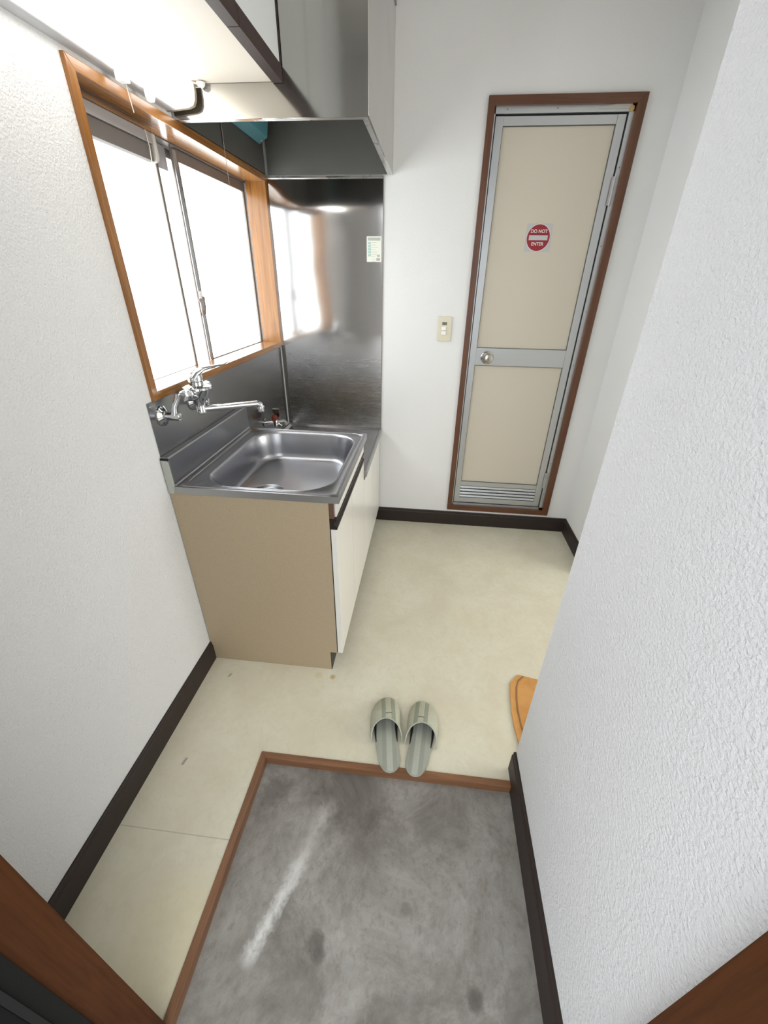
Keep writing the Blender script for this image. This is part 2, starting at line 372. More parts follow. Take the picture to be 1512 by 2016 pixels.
box(bm, -0.14, ox0, YF-0.12, YF, -0.04, HC); box(bm, ox1, XN+0.12, YF-0.12, YF, -0.04, HC); box(bm, ox0, ox1, YF-0.12, YF, 2.02, HC)
tag(obj('wall_front', bm, M['wall_back']), 'entry wall around the front door opening', 'wall', kind='structure')
tag(obj('ceiling', B(-0.14, 4.1, YF-0.2, 0.12, HC, HC+0.05), M['ceiling']), 'white papered ceiling', 'ceiling', kind='structure')
bm = bmesh.new()
box(bm, 0, 4.0, GY, 0, -0.045, 0); box(bm, 0, GX, YF, GY, -0.045, 0); box(bm, XN+0.12, 4.0, YF-0.1, GY, -0.045, 0)
tag(obj('floor', bm, M['vinyl']), 'cream mottled vinyl floor', 'floor', kind='structure')
tag(obj('floor_entry', B(GX, XN, YF-0.16, GY, -0.06, GZ), M['concrete']), 'stained grey concrete floor of the entry pit', 'floor', kind='structure')
tag(obj('ground_outside', B(-3, 5, -6.5, YF-0.16, -0.12, -0.05), M['concrete']), 'concrete ground outside the entry', 'ground', kind='structure')

def bb_profile(t=0.010, h=HB):  # (out, z)
    return [(0, 0), (t, 0), (t, h-0.018), (t*0.72, h-0.013), (t*0.72, h-0.004), (t*0.45, h), (0, h)]
bm = prism(bmesh.new(), [(x, z) for x, z in bb_profile()], 'y', YF, -1.2157+0.003)
tag(obj('baseboard_left', bm, M['baseboard']), 'dark brown baseboard along the left wall', 'baseboard', kind='structure')
bm = prism(bmesh.new(), [(-x, z) for x, z in bb_profile()], 'x', 0.50, XR)
tag(obj('baseboard_back', bm, M['baseboard']), 'dark brown baseboard under the aluminium door', 'baseboard', kind='structure')
bm = prism(bmesh.new(), [(XR-x, z) for x, z in bb_profile()], 'y', -0.46, 0)
tag(obj('baseboard_recess', bm, M['baseboard']), 'dark brown baseboard right of the aluminium door', 'baseboard', kind='structure')
bm = prism(bmesh.new(), [(XN-x, z) for x, z in bb_profile(0.011)], 'y', YF, YE)
box(bm, XN-0.0105, XN, YF, GY-GT, GZ, 0.002)
tag(obj('baseboard_right', bm, M['baseboard']), 'dark brown baseboard along the near right wall', 'baseboard', kind='structure')
# wooden step edging round the entry pit
t = thing('trim_1', 'reddish wood edging strip around the concrete entry pit', 'step edging', (GX, GY, 0), kind='structure')
bm = prism(bmesh.new(), [(GX, GY), (XN-0.011, GY), (XN-0.011, GY-GT), (GX+GT, GY-GT)], 'z', GZ-0.02, 0.003, 0.0012)
obj('edge_strip', bm, M['step_wood_x'], t)
bm = prism(bmesh.new(), [(GX, GY), (GX+GT, GY-GT), (GX+GT, YF-0.02), (GX, YF-0.02)], 'z', GZ-0.02, 0.003, 0.0012)
obj('edge_strip', bm, M['step_wood_y'], t)

# ------------------------------------------------------------ window
t = thing('window_1', 'sliding frosted window in an orange brown wooden frame above the sink', 'window', (0, -0.6, WZ0), kind='structure')
fx0, fx1, ft = -0.085, 0.010, 0.024
bm = bmesh.new()
obj('window_frame', prism(bmesh.new(), [(WY0, WZ0), (WY0, WZ1), (WY0+ft, WZ1-ft), (WY0+ft, WZ0+ft)], 'x', fx0, fx1, 0.0015), M['win_wood_z'], t)
obj('window_frame', prism(bmesh.new(), [(WY1-0.001, WZ0), (WY1-0.001, WZ1), (WY1-ft, WZ1-ft), (WY1-ft, WZ0+ft)], 'x', fx0, fx1, 0.0015), M['win_wood_z'], t)
obj('window_sill', prism(bmesh.new(), [(WY0, WZ0), (WY1-0.001, WZ0), (WY1-ft, WZ0+ft), (WY0+ft, WZ0+ft)], 'x', fx0, fx1, 0.0015), M['win_wood_y'], t)
obj('window_head', prism(bmesh.new(), [(WY0, WZ1), (WY1-0.001, WZ1), (WY1-ft, WZ1-ft), (WY0+ft, WZ1-ft)], 'x', fx0, fx1, 0.0015), M['win_wood_y'], t)
iy0, iy1, iz0, iz1 = WY0+ft, WY1-ft, WZ0+ft, WZ1-ft
# outer aluminium frame (tracks)
bm = bmesh.new()
box(bm, -0.135, -0.0865, WY0+0.0045, WY1-0.0045, iz1-0.003, WZ1-0.006)
box(bm, -0.135, -0.130, WY0+0.0045, WY1-0.0045, iz1-0.03, iz1-0.004)
obj('track_frame', bm, M['alu_dark'], t)
def sash(ya, yb, x0, x1, sw, top, bot, matr, wide_end):
    bm = bmesh.new()
    b0 = WZ0+0.005
    box(bm, x0, x1, ya, ya+sw, b0, iz1-0.004, 0.001); box(bm, x0, x1, yb-sw, yb, b0, iz1-0.004, 0.001)
    box(bm, x0, x1, ya+sw, yb-sw, iz1-0.004-top, iz1-0.004, 0.001); box(bm, x0, x1, ya+sw, yb-sw, b0, b0+bot, 0.001)
    s = obj('sash', bm, matr, t)
    xm = (x0+x1)/2
    obj('pane', B(xm-0.0015, xm+0.0015, ya+sw-0.004, yb-sw+0.004, b0+bot-0.003, iz1-top), M['frost'], s)
    return s
s1 = sash(WY0+0.006, -0.722, -0.102, -0.092, 0.013, 0.034, 0.018, M['alu_dark'], 1)
obj('meeting_stile', B(-0.097, -0.092, -0.628, -0.622, iz0, iz1-0.004, 0.001), M['alu_dark'], t)
s2 = sash(-0.592, WY1-0.006, -0.116, -0.100, 0.018, 0.034, 0.018, M['alu_dark'], 0)
obj('meeting_strip', B(-0.0995, -0.094, -0.612, -0.594, iz0, iz1-0.012, 0.001), M['alu'], s2)
# crescent latch on the meeting stile
bm = B(-0.094, -0.086, -0.622, -0.600, 1.240, 1.262, 0.002); box(bm, -0.094, -0.086, -0.620, -0.600, 1.300, 1.325, 0.002)
la = obj('latch', bm, M['plastic_white'], t)
bm = tube(bmesh.new(), [(-0.084, -0.624, 1.243), (-0.076, -0.638, 1.262), (-0.074, -0.638, 1.285), (-0.080, -0.642, 1.300)], [(0.006, 0.003)]*4)
tube(bm, [(-0.086, -0.610, 1.245), (-0.082, -0.606, 1.27), (-0.082, -0.606, 1.29), (-0.084, -0.600, 1.305)], [(0.007, 0.003)]*4)
obj('latch_lever', bm, M['alu_dark'], la)
# slim stile of the outer insect screen
bm = B(-0.128, -0.122, -0.735, -0.612, iz1-0.070, iz1-0.005)
obj('screen_frame', bm, M['alu_grey'], t)

# blind cassette under the window head
t = thing('blind_cassette', 'short grey blind rail with rounded end under the window head', 'window blind', (-0.055, -0.97, 1.70))
bm = B(-0.075, -0.045, iy0+0.002, -0.812, 1.712, 1.738, 0.002)
obj('head_rail', bm, M['alu_grey'], t)
bm = B(-0.072, -0.050, iy0+0.002, -0.812, 1.672, 1.7115, 0.003)
obj('rolled_blind', bm, mat('taupe_blind', (0.12, 0.105, 0.093), 0.7), t)
bm = prism(bmesh.new(), [(-0.812+0.0, 1.738), (-0.796, 1.738), (-0.793, 1.690), (-0.797, 1.676), (-0.812, 1.668)], 'x', -0.078, -0.043, 0.003)
obj('end_cap', bm, mat('light_grey_end_cap', (0.5, 0.48, 0.45), 0.4), t)
obj('cord', tube(bmesh.new(), [(-0.044, -0.842, 1.738), (-0.040, -0.842, 1.70), (-0.044, -0.84, 1.664)], 0.0012, 8), M['cord_white'], t)

# ------------------------------------------------------------ aluminium bathroom door
t = thing('door_1', 'cream panelled aluminium door in a brown wooden frame', 'door', ((DL+DR)/2, 0, DZ0), kind='structure')
fw = 0.028; yp, yb_ = -0.013, 0.06
P4 = [(DL, DZ0), (DR, DZ0), (DR, DZ1), (DL, DZ1)]; Q4 = [(DL+fw, DZ0+fw*1.1), (DR-fw*1.25, DZ0+fw*1.1), (DR-fw*1.25, DZ1-fw*1.1), (DL+fw, DZ1-fw*1.1)]
for i, axn in enumerate('xzxz'):
    j = (i+1) % 4
    obj('door_casing', prism(bmesh.new(), [P4[i], P4[j], Q4[j], Q4[i]], 'y', yp, yb_, 0.0015), M['door_wood_'+axn], t)
ax0, ax1, az0, az1 = Q4[0][0], Q4[1][0], Q4[0][1], Q4[2][1]
fr = 0.014
bm = bmesh.new()
box(bm, ax0, ax0+0.006, 0.004, 0.06, az0, az1); box(bm, ax1-0.020, ax1, 0.004, 0.06, az0, az1)
box(bm, ax0, ax1, 0.004, 0.06, az1-0.022, az1); box(bm, ax0, ax1, 0.004, 0.06, az0, az0+0.014)
obj('metal_frame', bm, M['alu'], t)
# screw heads on the metal frame
bm = bmesh.new()
for (x, z) in ((ax1-0.009, 1.80), (ax1-0.009, 1.52), (ax1-0.009, 1.25), (ax1-0.009, 1.0), (ax1-0.009, 0.72), (ax1-0.009, 0.45), (ax1-0.009, 0.25), (1.06, az1-0.009), (1.26, az1-0.008), (1.05, az0+0.007), (1.27, az0+0.007), (1.49, az0+0.007)):
    lathe(bm, (x, 0.004, z), (0, -1, 0), [(0, 0.003), (0.001, 0.0028)], 10)
obj('screw', bm, M['alu_dark'], t)['kind'] = 'stuff'
obj('door_gap', B(ax0+0.005, ax1-0.019, 0.045, 0.058, az0+0.012, az1-0.020), M['gap'], t)
lx0, lx1, lz0, lz1 = ax0+0.010, ax1-0.025, az0+0.018, az1-0.028
leaf = bmesh.new(); yl0, yl1 = 0.010, 0.040
sw0, sw1 = 0.032, 0.034
box(leaf, lx0, lx0+sw0, yl0, yl1, lz0, lz1, 0.002); box(leaf, lx1-sw1, lx1, yl0, yl1, lz0, lz1, 0.002)
box(leaf, lx0+sw0, lx1-sw1, yl0+0.002, yl1, lz1-0.030, lz1, 0.0015)
box(leaf, lx0+sw0, lx1-sw1, yl0+0.001, yl1, 0.984, 1.070, 0.0015)
box(leaf, lx0+sw0, lx1-sw1, yl0+0.002, yl1, 0.272, 0.300, 0.0015)
box(leaf, lx0+sw0, lx1-sw1, yl0+0.002, yl1, lz0, 0.190, 0.0015)
lf = obj('door_leaf', leaf, M['alu'], t)
obj('door_panel', B(lx0+sw0-0.003, lx1-sw1+0.003, yl0+0.010, yl0+0.022, 1.068, lz1-0.028), M['door_panel'], lf)
obj('door_panel', B(lx0+sw0-0.003, lx1-sw1+0.003, yl0+0.010, yl0+0.022, 0.299, 0.986), M['door_panel'], lf)
bm = bmesh.new()
for (za, zb) in ((1.0705, lz1-0.0305), (0.3005, 0.9835)):
    xa, xb, yg = lx0+sw0, lx1-sw1, yl0+0.004
    box(bm, xa, xa+0.0018, yg, yg+0.0065, za, zb); box(bm, xb-0.0018, xb, yg, yg+0.0065, za, zb)
    box(bm, xa, xb, yg, yg+0.0065, za, za+0.0016); box(bm, xa, xb, yg, yg+0.0065, zb-0.0018, zb)
obj('gasket', bm, mat('grey_gasket', (0.10, 0.095, 0.085), 0.7), lf)  # thin dark outline painting the shadow line of the recessed panels
bm = bmesh.new()
for k in range(4):
    z = 0.268 - 0.0205*k
    prism(bm, [(yl0+0.004, z-0.012), (yl0+0.008, z-0.001), (yl0+0.024, z), (yl0+0.024, z-0.004), (yl0+0.012, z-0.006), (yl0+0.007, z-0.015)], 'x', lx0+sw0-0.002, lx1-sw1+0.002)
box(bm, lx0+sw0, lx1-sw1, yl0+0.025, yl0+0.028, 0.19, 0.272)
obj('louver', bm, M['alu'], lf)
kx, kz = 1.108, 1.024
kn = obj('door_knob', lathe(bmesh.new(), (kx, yl0+0.001, kz), (0, -1, 0), [(0, 0.033), (0.004, 0.033), (0.007, 0.028), (0.010, 0.016), (0.022, 0.012), (0.030, 0.017), (0.036, 0.0245), (0.046, 0.026), (0.054, 0.023), (0.057, 0.015), (0.0575, 0.001)], 36), M['old_chrome'], lf, True)
obj('keyhole', lathe(bmesh.new(), (kx, yl0-0.0565, kz), (0, -1, 0), [(0, 0.006), (0.0016, 0.0055)], 18), M['alu_dark'], kn)
for zc in (1.72, 0.34):
    bm = B(lx1-0.004, ax1-0.012, 0.000, 0.006, zc-0.05, zc+0.05, 0.001)
    lathe(bm, (lx1+0.006, -0.002, zc-0.052), (0, 0, 1), [(0, 0.0045), (0.104, 0.0045)], 12)
    for k in range(5): lathe(bm, (lx1+0.006, -0.002, zc-0.04+0.02*k), (0, 0, 1), [(0, 0.0052), (0.002, 0.0052)], 12)
    obj('hinge', bm, M['alu_grey'] if zc > 1 else M['alu'], t)
# loose strip of film and a wood plug in the top right corner of the frame
obj('film_strip', prism(bmesh.new(), [(1.42, 1.985), (1.545, 2.012), (1.550, 1.985)], 'y', 0.001, 0.0035), mat('clear_film', (0.5, 0.49, 0.44), 0.3), t)
obj('wood_plug', lathe(bmesh.new(), (1.548, 0.006, 1.985), (0, -1, 0), [(0, 0.011), (0.006, 0.010)], 16), M['fibre'], t)

# sign on the door
sgx, sgz, sh = 1.270, 1.5515, 0.0565; ys = yl0+0.010
t = thing('sign', 'square silver DO NOT ENTER sticker with a red disc on the cream door panel', 'sign', (sgx, ys, sgz))
obj('backing', prism(bmesh.new(), rrect(sgx, sgz, sh, 0.0545, 0.004, 4), 'y', ys-0.0015, ys-0.0002), M['sign_silver'], t)
obj('ring', lathe(bmesh.new(), (sgx, ys-0.0015, sgz), (0, -1, 0), [(0, 0.0535), (0.0003, 0.0535)], 64), M['sign_white'], t)
obj('disc', lathe(bmesh.new(), (sgx, ys-0.0018, sgz), (0, -1, 0), [(0, 0.0515), (0.0003, 0.0515)], 64), M['sign_red'], t)
obj('bar', B(sgx-0.042, sgx+0.042, ys-0.0026, ys-0.0021, sgz-0.0095, sgz+0.0095), M['sign_silver'], t)
def text_mesh(s, size, x, z, y, material, parent, ex=0.0003, sxx=1.0):
    cu = bpy.data.curves.new('text', 'FONT'); cu.body = s; cu.size = size; cu.extrude = ex; cu.align_x = 'CENTER'; cu.align_y = 'CENTER'; cu.offset = size*0.012
    to = bpy.data.objects.new('text', cu); C.objects.link(to)
    bpy.context.view_layer.update(); dg = bpy.context.evaluated_depsgraph_get()
    me = bpy.data.meshes.new_from_object(to.evaluated_get(dg)); bpy.data.objects.remove(to)
    me.transform(Matrix.Translation(Vector((x, y, z)) - origin(parent)) @ Matrix.Rotation(PI/2, 4, 'X') @ Matrix.Diagonal((sxx, 1, 1, 1)))
    me.materials.clear(); me.materials.append(material)
    o = bpy.data.objects.new('lettering', me); C.objects.link(o); o.parent = parent; return o
text_mesh('DO NOT', 0.0185, sgx, sgz+0.0245, ys-0.0024, M['sign_white'], t)
text_mesh('ENTER', 0.0185, sgx, sgz-0.0245, ys-0.0024, M['sign_white'], t)

# light switch
t = thing('light_switch', 'ivory wall switch plate with two white rockers left of the door', 'light switch', (0.873, 0, 1.158))
obj('plate', prism(bmesh.new(), rrect(0.873, 1.158, 0.034, 0.0585, 0.005, 4), 'y', -0.007, 0, 0.002), M['plastic_ivory'], t)
obj('lens', B(0.8605, 0.8835, -0.009, -0.006, 1.176, 1.190, 0.0008), M['plastic_smoke'], t)
obj('rocker', B(0.8590, 0.8820, -0.0125, -0.006, 1.152, 1.169, 0.002), M['plastic_white'], t)
obj('rocker', B(0.8590, 0.8820, -0.0125, -0.006, 1.131, 1.148, 0.002), M['plastic_white'], t)

# ------------------------------------------------------------ entry door frame
t = thing('door_2', 'wooden jambs and dark metal frame of the entry doorway', 'door frame', (0.75, YF-0.05, 0), kind='structure')
obj('jamb', B(0.315, 0.356, -2.205, -2.150+0.0, GZ, 2.02, 0.002), M['jamb_wood'], t)
obj('jamb', B(1.136, 1.176, -2.205, -2.150, GZ, 2.02, 0.002), M['jamb_wood'], t)
obj('jamb_head', B(0.315, 1.176, -2.205, -2.150, 2.0, 2.04, 0.002), M['door_wood_x'], t)
bm = bmesh.new(); box(bm, 0.30, 0.362, -2.226, -2.2055, GZ, 2.02, 0.001); box(bm, 1.130, 1.19, -2.226, -2.2055, GZ, 2.02, 0.001)
obj('metal_frame', bm, M['charcoal_metal'], t)
bm = bmesh.new(); box(bm, 0.29, 0.366, -2.234, -2.2265, GZ, 2.02); box(bm, 1.126, 1.19, -2.234, -2.2265, GZ, 2.02)
obj('weather_seal', bm, M['rubber'], t)
bm = bmesh.new(); box(bm, 0.18, 0.362, -2.29, -2.2345, GZ, 2.02); box(bm, 1.130, 1.3, -2.29, -2.2345, GZ, 2.02)
obj('outer_frame', bm, M['black_metal'], t)

# ------------------------------------------------------------ sink cabinet
SY0, SY1 = -1.2157, -0.625
t = thing('sink_cabinet', 'cream fronted sink base cabinet with a tan side panel', 'cabinet', (0.27, -0.92, 0))
def side(y0, y1, zt, name='side_panel'):
    obj(name, prism(bmesh.new(), [(0.003, 0), (0.496, 0), (0.496, 0.098), (0.523, 0.098), (0.523, zt), (0.003, zt)], 'y', y0, y1), M['tan'], t)
side(SY0, SY0+0.015, 0.7652); side(SY1-0.016, SY1-0.001, 0.7652)
bm = B(0.004, 0.515, SY0+0.016, SY1-0.017, 0.098, 0.112); box(bm, 0.004, 0.010, SY0+0.016, SY1-0.017, 0.112, 0.64)
obj('carcass', bm, M['tan'], t)
obj('toe_kick', B(0.478, 0.4985, SY0+0.001, SY1-0.001, 0.0, 0.098), M['dark_brown'], t)
obj('end_block', B(0.5235, 0.5385, SY0+0.0006, SY0+0.014, 0.708, 0.764), M['brown_end'], t)
obj('drawer_front', B(0.5275, 0.5445, SY0+0.0146, SY1-0.001, 0.708, 0.764, 0.0008), M['cab_white'], t)
# dark finger rail, one length over each door
ym = -0.932
for a, b in ((SY0+0.0006, ym-0.001), (ym+0.001, SY1-0.001)):
    prof = [(0.522, 0.668), (0.5475, 0.668), (0.5475, 0.676), (0.538, 0.684), (0.538, 0.694), (0.5475, 0.700), (0.5475, 0.7075), (0.522, 0.7075)]
    obj('finger_rail', prism(bmesh.new(), prof, 'y', a, b, 0.0004), M['dark_brown'], t)
for a, b in ((SY0+0.001, ym-0.0022), (ym+0.0022, SY1-0.0022)):
    d = obj('door', B(0.5262, 0.5445, a, b, 0.098, 0.6672, 0.0008), M['cab_white'], t)
obj('dark_reveal', B(0.5232, 0.526, SY0+0.002, SY1-0.002, 0.099, 0.667), M['gap'], t)

# stove cabinet
t = thing('stove_cabinet', 'low cream fronted base cabinet between the sink cabinet and the back wall', 'cabinet', (0.27, -0.31, 0))
CY0, CY1 = SY1+0.001, -0.012
obj('side_panel', prism(bmesh.new(), [(0.002, 0), (0.496, 0), (0.496, 0.098), (0.523, 0.098), (0.523, 0.585), (0.002, 0.585)], 'y', CY0, CY0+0.015), M['tan'], t)
obj('side_panel', prism(bmesh.new(), [(0.002, 0), (0.496, 0), (0.496, 0.098), (0.523, 0.098), (0.523, 0.585), (0.002, 0.585)], 'y', CY1-0.015, CY1), M['tan'], t)
obj('body', B(0.004, 0.515, CY0+0.016, CY1-0.016, 0.098, 0.58), M['tan'], t)
obj('toe_kick', B(0.478, 0.4985, CY0, CY1, 0.0, 0.098), M['dark_brown'], t)
obj('finger_rail', B(0.522, 0.5465, CY0, CY1, 0.571, 0.586, 0.001), M['dark_brown'], t)
for a, b in ((CY0+0.0015, -0.3515), (-0.3475, CY1)):
    obj('door', B(0.5262, 0.5445, a, b, 0.098, 0.570, 0.0008), M['cab_white'], t)
obj('dark_reveal', B(0.5232, 0.526, CY0+0.002, CY1-0.002, 0.099, 0.57), M['gap'], t)

# ------------------------------------------------------------ stainless sink top
ZT = 0.790
t = thing('kitchen_sink', 'stainless steel sink top with one large rounded basin', 'sink', (0.28, -0.92, 0.66))
bx0, bx1, by0, by1 = 0.088, 0.519, -1.186, -0.640
ox0_, ox1_, oy0, oy1 = 0.030, 0.5575, -1.219, -0.612
ccx, ccy = (bx0+bx1)/2, (by0+by1)/2
def ray_rr(th, cx, cy, hx, hy, r):
    dx, dy_ = math.cos(th), math.sin(th); lo, hi = 0.0, 2.0
    def inside(s):
        px, py = abs(ccx + dx*s - cx), abs(ccy + dy_*s - cy)
        qx, qy = px-(hx-r), py-(hy-r)
        return math.hypot(max(qx, 0), max(qy, 0)) + min(max(qx, qy), 0) - r < 0
    for _ in range(40):
        md = (lo+hi)/2
        if inside(md): lo = md
        else: hi = md
    return ccx + dx*lo, ccy + dy_*lo
hx, hy = (bx1-bx0)/2, (by1-by0)/2
ohx, ohy, ocx, ocy = (ox1_-ox0_)/2, (oy1-oy0)/2, (ox0_+ox1_)/2, (oy0+oy1)/2
ths = [2*PI*i/120 for i in range(120)]
for X in (ox0_, ox1_):
    for Y in (oy0, oy1):
        a = math.atan2(Y-ccy, X-ccx) % (2*PI); j = min(range(len(ths)), key=lambda i: abs(ths[i]-a)); ths[j] = a
ths.sort()
loops = []
def lp(cx, cy, hx_, hy_, r, z): loops.append([(*ray_rr(th, cx, cy, hx_, hy_, r), z) for th in ths])
lp(ocx, ocy, ohx, ohy, 1e-4, ZT-0.0005)
lp(ocx, ocy, ohx-0.002, ohy-0.002, 0.001, ZT+0.0005)
lp(ocx, ocy, ohx-0.010, ohy-0.006, 0.004, ZT+0.0005)
lp(ocx, ocy, ohx-0.012, ohy-0.0075, 0.012, ZT+0.0028)
lp(ocx, ocy, ohx-0.0145, ohy-0.0095, 0.02, ZT+0.0020)
lp(ocx, ocy, ohx-0.018, ohy-0.012, 0.03, ZT-0.0025)
lp(ccx, ccy, hx+0.009, hy+0.007, 0.118, ZT-0.0030)
lp(ccx, ccy, hx+0.004, hy+0.004, 0.115, ZT-0.0012)
lp(ccx, ccy, hx, hy, 0.112, ZT-0.0042)
lp(ccx, ccy, hx-0.0035, hy-0.0035, 0.110, ZT-0.013)
lp(ccx, ccy, hx-0.0105, hy-0.0105, 0.105, ZT-0.060)
ZB = 0.668
lp(ccx, ccy, hx-0.0165, hy-0.0165, 0.10, ZB+0.032)
for k in range(1, 6):
    a = PI/2*k/5; rr_ = 0.028
    lp(ccx, ccy, hx-0.017-rr_*(1-math.cos(a)), hy-0.017-rr_*(1-math.cos(a)), 0.10-rr_*(1-math.cos(a))*0.8, ZB+0.002+rr_*(1-math.sin(a)))
dcx, dcy, dr_ = 0.225, -0.968, 0.058
# bottom: towards the drain circle
last = loops[-1]
ang = [math.atan2(p[1]-dcy, p[0]-dcx) for p in last]
for s_, z in ((0.5, ZB-0.001), (1.0, ZB-0.004)):
    loops.append([(p[0]*(1-s_) + (dcx+dr_*math.cos(a))*s_, p[1]*(1-s_) + (dcy+dr_*math.sin(a))*s_, z) for p, a in zip(last, ang)])
bm = bmesh.new(); rings = [[bm.verts.new(p) for p in l_] for l_ in loops]
n = len(ths)
for p, q in zip(rings, rings[1:]):
    for i in range(n): bm.faces.new((p[i], p[(i+1) % n], q[(i+1) % n], q[i]))
basin = obj('basin', bm, M['sink'], t, True)
for p in basin.data.polygons: p.use_smooth = True
bm = lathe(bmesh.new(), (dcx, dcy, ZB-0.0045), (0, 0, -1), [(-0.001, dr_+0.001), (0.0, dr_-0.004), (0.004, dr_-0.010), (0.006, dr_-0.018), (0.007, 0.03), (0.03, 0.028), (0.031, 0.0)], 48, cap=False)
obj('drain', bm, M['sink'], t, True)
obj('strainer', lathe(bmesh.new(), (dcx, dcy, ZB-0.014), (0, 0, 1), [(0, 0.036), (0.003, 0.036), (0.004, 0.033), (0.002, 0.012), (0.006, 0.008), (0.010, 0.006)], 32), M['rubber'], t, True)
# apron under the rim: near end, front and far end
bm = bmesh.new()
box(bm, ox0_-0.026, ox1_, oy0+0.0002, oy0+0.0022, 0.7655, ZT-0.0005); box(bm, ox1_-0.002, ox1_, oy0+0.0022, oy1-0.001, 0.7655, ZT-0.0005); box(bm, ox0_, ox1_-0.002, oy1-0.003, oy1-0.0012, 0.7655, ZT-0.0005)
for (x, z) in ((0.022, 0.776), (0.515, 0.776)): lathe(bm, (x, oy0+0.0002, z), (0, -1, 0), [(0, 0.003), (0.0008, 0.0026)], 10)
obj('apron', bm, M['sink_edge'], t)
# integral splash ledge along the wall
prof = [(0.0032, ZT-0.02), (0.030, ZT-0.02), (0.030, ZT+0.001), (0.0275, ZT+0.006), (0.0275, 0.883), (0.0255, 0.8875), (0.0032, 0.8875)]
bm = prism(bmesh.new(), [(x, z) for x, z in prof], 'y', SY0, oy1, 0.0006)
obj('rear_upstand', bm, M['sink'], t)
# worn plastic end piece of the upstand
obj('end_bracket', prism(bmesh.new(), [(0.003, 0.766), (0.020, 0.766), (0.026, 0.79), (0.025, 0.868), (0.020, 0.878), (0.004, 0.878)], 'y', oy0-0.0015, SY0-0.0002, 0.0004), mat('aged_grey_end_piece', (0.42, 0.43, 0.38), 0.5), t)
obj('end_shadow_gap', prism(bmesh.new(), [(0.002, 0.8785), (0.0275, 0.8785), (0.0275, 0.884), (0.002, 0.884)], 'y', oy0-0.0005, SY0-0.0001), M['rubber'], t)

# stove counter
t = thing('stove_counter', 'low stainless steel counter beside the sink against the back wall', 'counter', (0.28, -0.31, 0.6))
ZS = 0.614
bm = bmesh.new()
prism(bm, [(0.004, ZS-0.028), (0.556, ZS-0.028), (0.556, ZS+0.001), (0.553, ZS+0.003), (0.546, ZS+0.003), (0.542, ZS-0.001), (0.035, ZS-0.001), (0.004, ZS+0.004)], 'y', CY0+0.001, -0.0045, 0.0006)
obj('counter_top', bm, M['counter'], t)
bm = prism(bmesh.new(), [(-0.024, ZS-0.001), (-0.003, ZS-0.001), (-0.003, ZS+0.008), (-0.010, ZS+0.008)], 'x', 0.004, 0.552, 0.0006)
prism(bm, [(0.004, ZS-0.001), (0.026, ZS-0.001), (0.012, ZS+0.012), (0.004, ZS+0.012)], 'y', CY0+0.001, -0.025, 0.0006)
obj('raised_rim', bm, M['sink_edge'], t)

# ------------------------------------------------------------ steel wall sheets
t = thing('side_splash_sheet', 'stainless steel sheet on the window wall behind the sink', 'splashback', (0.002, -0.6, 0.8))
obj('sheet', B(0.0004, 0.0022, -1.2125, -0.035, 0.60, 1.0515), M['steel_sheet'], t)
obj('edge_trim', B(0.0024, 0.0045, -0.046, -0.030, 0.620, 1.0515, 0.0005), M['trim_steel'], t)
bm = bmesh.new()
for (y, z) in ((-1.198, 1.038), (-0.041, 1.035), (-0.041, 0.64)): lathe(bm, (0.0022 if y < -1 else 0.0045, y, z), (1, 0, 0), [(0, 0.004), (0.0012, 0.003)], 12)
obj('screw', bm, M['chrome'], t)['kind'] = 'stuff'
t = thing('back_splash_sheet', 'tall mirror like stainless steel sheet on the back wall above the stove counter', 'splashback', (0.28, -0.001, 0.62))
# the thin sheet is slightly buckled
bm = bmesh.new(); nx, nz = 40, 80; X0, X1, Z0, Z1 = 0.006, 0.550, ZS+0.009, 1.772
gr = []
for i in range(nx+1):
    col = []
    for k in range(nz+1):
        x = X0+(X1-X0)*i/nx; z = Z0+(Z1-Z0)*k/nz; u = i/nx; w = k/nz
        env = math.sin(PI*u)**0.6 * math.sin(PI*min(1, w*1.02))**0.6
        d = 0.0008*env*math.sin(2.1*PI*u+0.6)*math.sin(3.2*PI*w+0.4) + 0.0006*env*math.cos(5*w*PI)
        # the sheet bellies out near its top edge
        d += 0.0045*math.exp(-((w-0.90)/0.055)**2)*math.sin(PI*min(1, u*0.55+0.35))
        col.append(bm.verts.new((x, -0.0024-max(d, -0.0012), z)))
    gr.append(col)
for i in range(nx):
    for k in range(nz): bm.faces.new((gr[i][k], gr[i+1][k], gr[i+1][k+1], gr[i][k+1]))
sh_ = obj('sheet', bm, M['steel_back'], t, True)
for p in sh_.data.polygons: p.use_smooth = True
obj('edge_trim', B(0.004, 0.020, -0.0065, -0.0045, 0.628, 1.055, 0.0005), M['trim_steel'], t)
obj('edge_trim', B(0.003, 0.551, -0.012, -0.003, 1.768, 1.776, 0.0005), M['hood_lip'], t)
obj('edge_trim', B(0.5495, 0.5525, -0.0045, -0.0002, ZS, 1.772, 0.0005), M['alu_dark'], t)
bm = bmesh.new()
for (x, z) in ((0.013, 1.045), (0.013, 0.645)): lathe(bm, (x, -0.0065, z), (0, -1, 0), [(0, 0.004), (0.0012, 0.003)], 12)
obj('screw', bm, M['chrome'], t)['kind'] = 'stuff'
